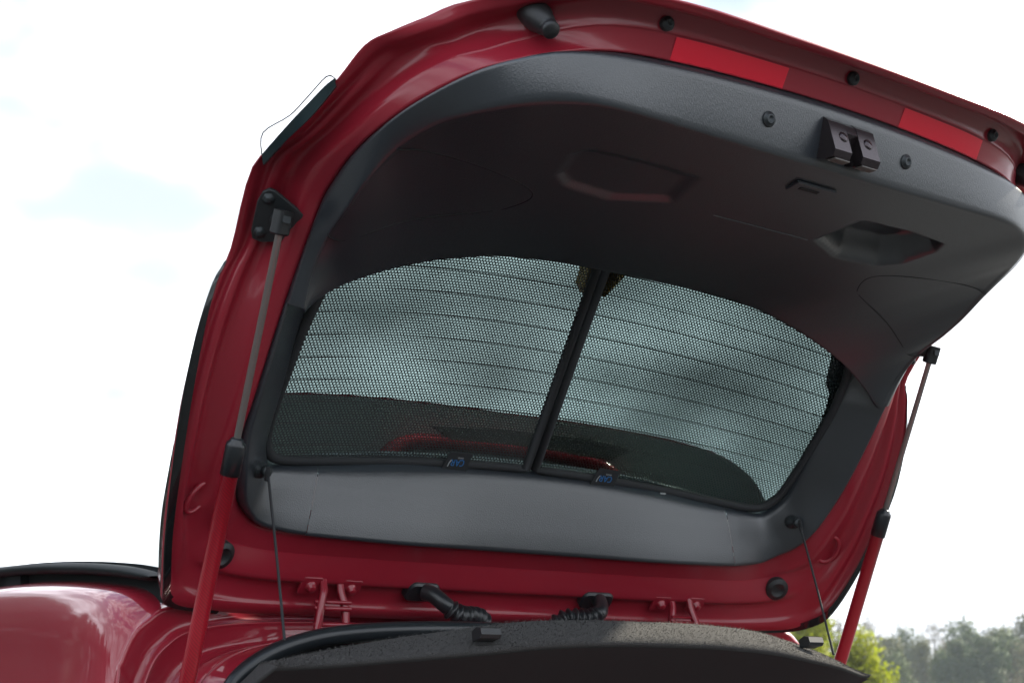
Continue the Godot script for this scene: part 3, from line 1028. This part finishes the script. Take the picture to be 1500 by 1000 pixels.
# ---------------------------------------------------------------- sunshades and parcel shelf
func build_shades() -> void:
	# outline in (h, s) of the left shade; the right one mirrors it
	var half := [[.0085, .004], [.12, .003], [.236, .002], [.316, .001], [.39, .001], [.44, .003], [.468, .010], [.484, .028], [.492, .055], [.496, .10], [.498, .15], [.499, .21], [.496, .25], [.488, .30], [.462, .36], [.38, .41], [.25, .445], [.12, .455], [.0085, .458]]
	for side in [-1, 1]:
		var sh := holder("sunshade", self, G(0.25 * side, 0.0))
		var off := -sh.position
		var poly := PackedVector2Array()
		var ctrl := []
		for q in half:
			ctrl.append(Vector3(q[0], q[1], 0))
		var fine := spline(ctrl, 5)
		var path := PackedVector3Array()
		for v in fine:
			poly.append(Vector2(v.x, v.y))
			path.append(G(v.x * side, v.y, -0.001) + off)
		put("shade_frame", tube(path, 0.0075, 10, true), M.fabric, sh)
		# the mesh: every hole is open, cells stand in a brick bond
		var px := 0.0058
		var py := 0.0040
		var hx := px * 0.60
		var hy := py * 0.62
		var inner: PackedVector2Array = Geometry2D.offset_polygon(poly, -0.004)[0]
		var verts := PackedVector3Array()
		var idx := PackedInt32Array()
		var row := 0
		var y := 0.004
		while y < 0.46:
			var lim := spans(inner, y)
			if lim.size() >= 2:
				var x0: float = lim[0]
				var x1: float = lim[lim.size() - 1]
				var x := snappedf(x0, px) + (px * 0.5 if row % 2 else 0.0)
				while x < x1:
					var b := verts.size()
					for c in [[-px, -py], [px, -py], [px, py], [-px, py], [-hx, -hy], [hx, -hy], [hx, hy], [-hx, hy]]:
						verts.append(G((x + c[0] * 0.5) * side, y + c[1] * 0.5) + off)
					for k in 4:
						var k2 := (k + 1) % 4
						idx.append_array([b + k, b + k2, b + 4 + k, b + k2, b + 4 + k2, b + 4 + k])
					x += px
			y += py
			row += 1
		var arr := []
		arr.resize(Mesh.ARRAY_MAX)
		arr[Mesh.ARRAY_VERTEX] = verts
		arr[Mesh.ARRAY_INDEX] = idx
		var nn := PackedVector3Array()
		nn.resize(verts.size())
		nn.fill(Vector3(0, -0.557, 0.83))
		arr[Mesh.ARRAY_NORMAL] = nn
		var am := ArrayMesh.new()
		am.add_surface_from_arrays(Mesh.PRIMITIVE_TRIANGLES, arr)
		var mesh := put("shade_mesh", am, M.shade, sh)
		tag(mesh, "", "", "", "stuff")
		if side > 0:
			put("care_tag", plate(round_rect(0.012, 0.003, 0.0008), G(0.262, 0.0) + off + Vector3(0, -0.006, 0.009), frame_of(Vector3(0, -0.557, 0.83)), 0.001, 0.0003), M.label_grey, sh)
		# the label tab folded over the frame
		var tx := -0.148 if side < 0 else 0.142
		var up := (G(tx, 0.05) - G(tx, 0.0)).normalized()
		var rt := (G(tx + 0.02, 0.0) - G(tx - 0.02, 0.0)).normalized()
		var out := rt.cross(up).normalized()
		var fr := Basis(rt, up, out)
		var tb_ := put("label_tab", plate([[-.026, -.013], [.022, -.013], [.024, .020], [-.018, .021]], G(tx, 0.005) + out * 0.0085 + off, fr, 0.0018, 0.0004), M.fabric, sh)
		var tm := TextMesh.new()
		tm.text = "CAR"
		tm.font = SystemFont.new()
		tm.font.font_names = PackedStringArray(["Droid Sans"])
		tm.font_size = 32
		tm.pixel_size = 0.00044
		tm.depth = 0.0004
		var tx_o := put("lettering", tm, M.label_blue, sh)
		tx_o.transform = Transform3D(Basis(-rt, -up, out), G(tx, 0.005) + out * 0.0106 + up * 0.004 + rt * 0.001 + off)
		var tm2 := TextMesh.new()
		tm2.text = "SHADES"
		tm2.font = tm.font
		tm2.font_size = 24
		tm2.pixel_size = 0.00013
		tm2.depth = 0.0004
		var o2 := put("lettering", tm2, M.label_grey, sh)
		o2.transform = Transform3D(Basis(-rt, -up, out), G(tx, 0.005) + out * 0.0106 + up * 0.0118 + rt * 0.004 + off)
		put("logo_stroke", tube(spline([G(tx, 0.005) + out * 0.0106 - rt * 0.0155 - up * 0.003 + off, G(tx, 0.005) + out * 0.0106 - rt * 0.0145 + up * 0.003 + off, G(tx, 0.005) + out * 0.0106 - rt * 0.012 + up * 0.008 + off], 4), 0.0009, 6), M.label_grey, sh)
		tag(sh, "black mesh sunshade in the tailgate window, " + ("nearer the roof rail" if side < 0 else "on the side towards the trees"), "sunshade", "sunshades in the tailgate window")

func spans(poly: PackedVector2Array, y: float) -> Array:
	var xs := []
	for i in poly.size():
		var a := poly[i]
		var b := poly[(i + 1) % poly.size()]
		if (a.y - y) * (b.y - y) <= 0 and a.y != b.y:
			xs.append(lerpf(a.x, b.x, (y - a.y) / (b.y - a.y)))
	xs.sort()
	return xs

func build_shelf() -> void:
	var sh := holder("parcel_shelf", self, P(0, 0.06, -1.6))
	var off := -sh.position
	# rear edge from the middle to the left end: top line and bottom line of the rolled edge
	var top := [[.0, .108, -1.52], [.1, .1075, -1.522], [.2, .103, -1.528], [.28, .093, -1.540], [.38, .078, -1.568], [.46, .062, -1.605], [.505, .051, -1.625], [.530, .046, -1.63]]
	var bot := [[.0, .078, -1.505], [.1, .077, -1.507], [.2, .072, -1.513], [.28, .064, -1.525], [.38, .0545, -1.553], [.46, .047, -1.592], [.505, .044, -1.618], [.530, .043, -1.628]]
	var far := [[.0, .065, -1.68], [.1, .065, -1.68], [.2, .063, -1.68], [.28, .058, -1.685], [.38, .050, -1.69], [.46, .042, -1.70], [.50, .036, -1.71], [.520, .032, -1.715]]
	var front := [[.0, -.16, -2.30], [.1, -.16, -2.30], [.2, -.16, -2.30], [.3, -.16, -2.30], [.4, -.16, -2.30], [.47, -.16, -2.30], [.51, -.16, -2.30], [.530, -.16, -2.30]]
	var under := [[.0, -.19, -2.30], [.1, -.19, -2.30], [.2, -.19, -2.30], [.3, -.19, -2.30], [.4, -.19, -2.30], [.47, -.19, -2.30], [.51, -.19, -2.30], [.530, -.19, -2.30]]
	for q in top:
		q[1] *= 1.030
		q[2] -= 0.045
	var T := moved(arch_rev(top), off)
	var B := moved(arch_rev(bot), off)
	var Fa := moved(arch_rev(far), off)
	var Fr := moved(arch_rev(front), off)
	var U := moved(arch_rev(under), off)
	var rows := []
	rows.append(Fr)
	rows.append(lerp_ring(Fr, Fa, 0.6))
	rows.append(Fa)
	rows.append(lerp_ring(Fa, T, 0.6))
	rows.append(lerp_ring(Fa, T, 0.92))
	for t in [0.06, 0.25, 0.5, 0.75, 0.93]:
		rows.append(moved(lerp_ring(T, B, t), Vector3(0, 0, 0.007 * sin(PI * t))))
	rows.append(moved(lerp_ring(B, U, 0.004), Vector3(0, -0.002, 0)))
	rows.append(lerp_ring(B, U, 0.3))
	rows.append(U)
	put("shelf_underside", finish(loft([moved(lerp_ring(B, U, 0.006), Vector3(0, -0.0045, 0)), moved(lerp_ring(B, U, 0.3), Vector3(0, -0.003, 0)), moved(lerp_ring(B, U, 0.97), Vector3(0, -0.003, 0))])), M.underside_dark, sh)  # separate sheet just below the board, darker than its carpet
	rows.append(Fr)
	var board := loft(rows)
	var nv: int = rows[0].size() * rows.size()
	for e in [0, T.size() - 1]:
		var mid := Vector3.ZERO
		for q in rows:
			mid += q[e] / rows.size()
			board.add_vertex(q[e])
		board.add_vertex(mid)
		for i in rows.size() - 1:
			for k in [nv + rows.size(), nv + i, nv + i + 1]:
				board.add_index(k)
		nv += rows.size() + 1
	put("shelf_board", finish(board), M.carpet, sh)
	# pile on the rolled edge: short stray fibres
	var st := SurfaceTool.new()
	st.begin(Mesh.PRIMITIVE_TRIANGLES)
	rng.seed = 77
	for k in 26000:
		var u := rng.randf() * (T.size() - 1.001)
		var i := int(u)
		var t := rng.randf()
		var e := T[i].lerp(T[i + 1], u - i)
		var b := B[i].lerp(B[i + 1], u - i)
		var p := e.lerp(b, t) + Vector3(0, 0, 0.007 * sin(PI * t))
		var nn := Vector3(0, 0.9 - 1.0 * t, 0.8).normalized()
		if k % 3 == 0:
			p = e.lerp(Fa[i], rng.randf() * 0.5)
			nn = Vector3(0, 0.95, 0.3)
		var d := (nn + Vector3(rng.randf_range(-.9, .9), rng.randf_range(-.7, .7), rng.randf_range(-.5, .5))).normalized()
		var l := rng.randf_range(0.0014, 0.0032)
		var s := d.cross(Vector3(rng.randf() - .5, rng.randf() - .5, rng.randf() - .5)).normalized() * 0.00028
		for v in [p - s, p + s, p + d * l]:
			st.set_normal(nn)
			st.add_vertex(v)
	var pile := put("carpet_pile", st.commit(), M.pile, sh)
	tag(pile, "", "", "", "stuff")
	# clips for the cords
	for q in [at_z(714, 926, -1.528), at_z(1190, 938, -1.548)]:
		var c: Vector3 = q + off
		var fr := Basis(Vector3(0, 0.98, -0.2), Vector3(0, 0.2, 0.98), Vector3.RIGHT)
		put("cord_clip", plate([[-.009, -.012], [.003, -.012], [.0065, .000], [.003, .009], [-.005, .010], [-.009, .006]], c + Vector3(-0.016, 0, 0), fr, 0.032, 0.002), M.plastic, sh)
	for side in [-1, 1]:
		var a := P(0.500 * side, .299, -1.741) + off
		var b := P(0.497 * side, .076, -1.676) + off
		var pts := PackedVector3Array()
		var rad := []
		for i in 121:
			var t := i / 120.0
			pts.append(a.lerp(b, t) + Vector3(0.0, -0.002 * sin(PI * t), 0.002 * sin(PI * t)))
			rad.append(0.0019 + 0.0004 * sin(t * 60.0 * TAU))
		put("cord", tube(pts, rad, 8), M.cord, sh)
		put("cord_loop", tube(PackedVector3Array([a + Vector3(0, .006, 0), a + Vector3(0.002 * side, -.012, .002)]), 0.0034, 8), M.cord, sh)
	tag(sh, "dark carpeted parcel shelf hung from the tailgate by two cords", "parcel shelf")

# ---------------------------------------------------------------- trees
func crown_mesh(r: float, h: float, leaves: int, size: float, lobes: int, seed_: int, pointed := 0.6) -> ArrayMesh:
	var g := RandomNumberGenerator.new()
	g.seed = seed_
	var cs := []
	for k in lobes:
		var a := g.randf() * TAU
		var t := g.randf()
		var wide := r * sqrt(maxf(1.0 - pow(absf(t - 0.42) / 0.60, 2.0), 0.03)) * (1.0 - pointed * 0.4 * t)
		var rr := wide * sqrt(g.randf()) * 0.8
		cs.append([Vector3(cos(a) * rr, h * (0.10 + 0.80 * t), sin(a) * rr), r * g.randf_range(0.20, 0.42)])
	var verts := PackedVector3Array()
	var nor := PackedVector3Array()
	var col := PackedColorArray()
	for k in leaves:
		var c = cs[g.randi() % lobes]
		var d := Vector3(g.randfn(), g.randfn(), g.randfn()).normalized()
		var p: Vector3 = c[0] + d * c[1] * pow(g.randf(), 0.4)
		p.y = c[0].y + (p.y - c[0].y) * 1.15
		var u := Vector3(g.randfn(), g.randfn() * 0.7, g.randfn()).normalized()
		var v := u.cross(Vector3(g.randfn(), g.randfn(), g.randfn())).normalized()
		var s := size * g.randf_range(0.6, 1.3)
		var tone := g.randf_range(0.7, 1.25)
		var q := [p - u * s, p + v * s * 0.6, p + u * s, p - v * s * 0.6]
		for i in [0, 1, 2, 0, 2, 3]:
			verts.append(q[i])
			nor.append((d + u.cross(v) * 0.6).normalized())
			col.append(Color(tone, tone * g.randf_range(0.96, 1.04), tone))
	var arr := []
	arr.resize(Mesh.ARRAY_MAX)
	arr[Mesh.ARRAY_VERTEX] = verts
	arr[Mesh.ARRAY_NORMAL] = nor
	arr[Mesh.ARRAY_COLOR] = col
	var am := ArrayMesh.new()
	am.add_surface_from_arrays(Mesh.PRIMITIVE_TRIANGLES, arr)
	return am

func trunk_mesh(r: float, h: float, seed_: int) -> ArrayMesh:
	var g := RandomNumberGenerator.new()
	g.seed = seed_
	var st := SurfaceTool.new()
	st.begin(Mesh.PRIMITIVE_TRIANGLES)
	st.set_smooth_group(0)
	var base := tube_into(st, 0, PackedVector3Array([Vector3(0, -0.1, 0), Vector3(0, h * 0.3, 0), Vector3(g.randf_range(-.1, .1), h * 0.62, 0), Vector3(0, h * 0.95, 0)]), [r, r * 0.8, r * 0.5, r * 0.12], 7)
	for k in 7:
		var a := g.randf() * TAU
		var y := h * g.randf_range(0.3, 0.8)
		var l := h * g.randf_range(0.14, 0.26)
		base = tube_into(st, base, PackedVector3Array([Vector3(0, y, 0), Vector3(cos(a) * l * 0.6, y + l * 0.5, sin(a) * l * 0.6), Vector3(cos(a) * l, y + l * 1.0, sin(a) * l)]), [r * 0.4, r * 0.25, r * 0.08], 5)
	return finish(st)

func leaf_mat(c: Color) -> StandardMaterial3D:
	var m := mat(c, 0.7)
	m.vertex_color_use_as_albedo = true
	m.backlight_enabled = true
	m.backlight = Color(0.5, 0.55, 0.2)
	return m

func tree(called: String, at: Vector3, h: float, wide: float, crown: Mesh, trunk: Mesh, lm: Material, label: String, group: String, turn: float) -> void:
	var t := holder(called, self, at)
	t.rotation.y = turn
	var k := h / 10.0
	put("trunk", trunk, M.bark, t).scale = Vector3(k, k, k)
	put("crown", crown, lm, t, Vector3(0, h * 0.05, 0)).scale = Vector3(k * wide, k, k * wide)
	tag(t, label, "tree", group)

func build_trees() -> void:
	# five kinds, each made 10 m high and scaled
	var crowns := []
	var trunks := []
	for k in 5:
		crowns.append(crown_mesh(3.0, 9.2, [6500, 6500, 5200, 3000, 6500][k], [0.15, 0.15, 0.14, 0.10, 0.14][k], 60, 100 + k, [0.55, 0.7, 0.5, 0.5, 0.85][k]))
		trunks.append(trunk_mesh(0.16, 9.6, 200 + k))
	var tones := [srgb(.12, .125, .035), srgb(.085, .12, .03), srgb(.15, .115, .05), srgb(.13, .105, .06), srgb(.055, .085, .03)]
	var names := ["dull green", "green", "brownish", "bare grey-brown", "dark green"]
	var mats := []
	for c in tones:
		mats.append(leaf_mat(c))
	rng.seed = 4242
	for row in 3:
		var n: int = [34, 36, 36][row]
		for k in n:
			var az := deg_to_rad(lerpf(36.0, 76.0, (k + rng.randf_range(0.1, 0.9)) / n))
			var dist: float = [118.0, 135.0, 150.0][row] + rng.randf_range(-7, 7)
			var hh: float = [6.3, 7.8, 9.4][row] * rng.randf_range(0.85, 1.12)
			var kind := rng.randi() % 5
			tree("wood_tree", Vector3(EYE_X + sin(az) * dist, 0, -cos(az) * dist), hh, rng.randf_range(0.9, 1.3), crowns[kind], trunks[kind], mats[kind], "%s tree in the hazy wood beyond the field" % names[kind], "%s trees of the far wood" % names[kind], rng.randf() * TAU)
	# a belt of dark trees ahead of the car, which its flank mirrors
	var cone := crown_mesh(2.6, 9.4, 6500, 0.13, 70, 301, 1.8)
	var cm := leaf_mat(srgb(.028, .045, .025))
	cm.backlight_enabled = false
	for k in 34:
		var az := deg_to_rad(lerpf(-78.0, 9.0, (k + rng.randf_range(0.3, 0.7)) / 34))
		var dist := 31.0 + rng.randf_range(-2.5, 2.5)
		tree("roadside_tree", Vector3(EYE_X + sin(az) * dist, 0, -cos(az) * dist), rng.randf_range(8.0, 10.0), rng.randf_range(0.9, 1.15), cone, trunks[4], cm, "dark leafy tree of the belt ahead of the car", "dark trees ahead of the car", rng.randf() * TAU)
	# the yellow-green young trees nearer by
	var yl := leaf_mat(srgb(.36, .38, .04))
	yl.backlight = Color(0.9, 0.95, 0.25)
	var yc := crown_mesh(3.0, 9.2, 7000, 0.16, 46, 900, 0.5)
	var spots := [[46.0, 33.0, 3.75, 1.0, "tallest of the yellow-green young trees, behind the strut farther from the roof rail"], [48.0, 32.0, 3.05, 1.05, "shorter yellow-green young tree with a rounded top, behind the parcel shelf tip"]]
	for s in spots:
		var az := deg_to_rad(s[0])
		tree("young_tree", Vector3(EYE_X + sin(az) * s[1], 0, -cos(az) * s[1]), s[2], s[3], yc, trunks[0], yl, s[4], "yellow-green young trees", s[0])

# ---------------------------------------------------------------- sky
func sky_image() -> Image:
	var w := 1024
	var h := 512
	var im := Image.create(w, h, false, Image.FORMAT_RGBF)
	var n := FastNoiseLite.new()
	n.noise_type = FastNoiseLite.TYPE_SIMPLEX_SMOOTH
	n.frequency = 1.0
	n.fractal_octaves = 5
	n.seed = 12
	var n2 := FastNoiseLite.new()
	n2.noise_type = FastNoiseLite.TYPE_SIMPLEX_SMOOTH
	n2.frequency = 3.2
	n2.fractal_octaves = 4
	n2.seed = 8
	for j in h:
		var el := (0.5 - (j + 0.5) / h) * PI
		var sy := sin(el)
		for i in w:
			var az := (i + 0.5) / w * TAU
			var d := Vector3(cos(el) * sin(az), sy, cos(el) * cos(az))
			var c: Color
			if sy > -0.02:
				var p := d * Vector3(2.0, 4.5, 2.0)
				var a := n.get_noise_3dv(p)
				var b := n2.get_noise_3dv(p)
				var cover := smoothstep(-0.36, 0.10, a + 0.35 * b)
				var blue := Color(0.26, 0.42, 0.68).lerp(Color(0.585, 0.635, 0.66), 1.0 - smoothstep(0.15, 0.85, sy))
				var white := 1.20 + 1.0 * b
				c = blue.lerp(Color(white, white * 1.04, white * 1.12), cover)
			else:
				c = Color(0.30, 0.29, 0.27)
			im.set_pixel(i, j, c)
	return im

func _ready() -> void:
	# camera
	var cam := Camera3D.new()
	cam.name = "camera"
	cam.transform = Transform3D(Basis(AX, AY, AZ).orthonormalized(), Vector3(EYE_X, EYE_H, 0.0))
	var ca := CameraAttributesPhysical.new()
	ca.frustum_focal_length = 50.0
	ca.frustum_focus_distance = 2.0
	ca.frustum_far = 2000.0
	ca.exposure_aperture = 9.0
	cam.attributes = ca
	cam.fov = rad_to_deg(2.0 * atan(500.0 / FOCAL))
	cam.far = 2000.0
	cam.near = 0.02
	add_child(cam)
	# sky, sun, exposure
	var we := WorldEnvironment.new()
	we.name = "environment"
	var e := Environment.new()
	e.background_mode = Environment.BG_SKY
	var sky := Sky.new()
	var sm := PanoramaSkyMaterial.new()
	sm.panorama = ImageTexture.create_from_image(sky_image())
	sky.sky_material = sm
	e.sky = sky
	e.background_energy_multiplier = 0.70
	e.tonemap_mode = Environment.TONE_MAPPER_LINEAR
	e.tonemap_exposure = 2.35
	e.sdfgi_enabled = true
	e.ssao_enabled = true
	e.ssil_enabled = true
	e.fog_enabled = true
	e.fog_density = 0.0007
	e.fog_light_color = Color(0.92, 0.97, 1.0)
	we.environment = e
	add_child(we)
	var sun := DirectionalLight3D.new()
	sun.name = "sun"
	sun.light_energy = 1.6
	sun.light_color = Color(1.0, 0.96, 0.88)
	sun.light_angular_distance = 1.5
	sun.shadow_enabled = true
	add_child(sun)
	sun.look_at_from_position(Vector3.ZERO, -Vector3(0.79, 0.60, 0.07))
	# large structure
	materials()
	M.shade = mat(srgb(0.020, 0.023, 0.025), 0.8)
	var strut := mat(srgb(0.40, 0.008, 0.022), 0.28)
	strut.clearcoat_enabled = true
	strut.clearcoat = 0.7
	strut.clearcoat_roughness = 0.15
	strut.albedo_texture = weave()
	strut.uv1_scale = Vector3(6, 70, 1)
	M.strut = strut
	var pm := PlaneMesh.new()
	pm.size = Vector2(1400, 1400)
	var gnd := put("ground", pm, M.ground, self)
	tag(gnd, "grey asphalt ground", "ground", "", "structure")
	# the car
	var car := holder("car", self, Vector3.ZERO)
	tag(car, "red hatchback car with its tailgate raised and a black roof rail", "car")
	build_body(car)
	build_tailgate(car)
	for side in [-1, 1]:
		build_strut(car, side)
		build_hinge(car, side)
		build_gaiter(car, side)
	build_shades()
	build_shelf()
	build_trees()

func weave() -> ImageTexture:       # twill of the carbon-look film
	var im := Image.create(64, 64, false, Image.FORMAT_RGB8)
	for y in 64:
		for x in 64:
			var k := posmod(x + y, 32)
			var v := 1.0 if k < 16 else 0.86
			im.set_pixel(x, y, Color(v, v, v))
	return ImageTexture.create_from_image(im)
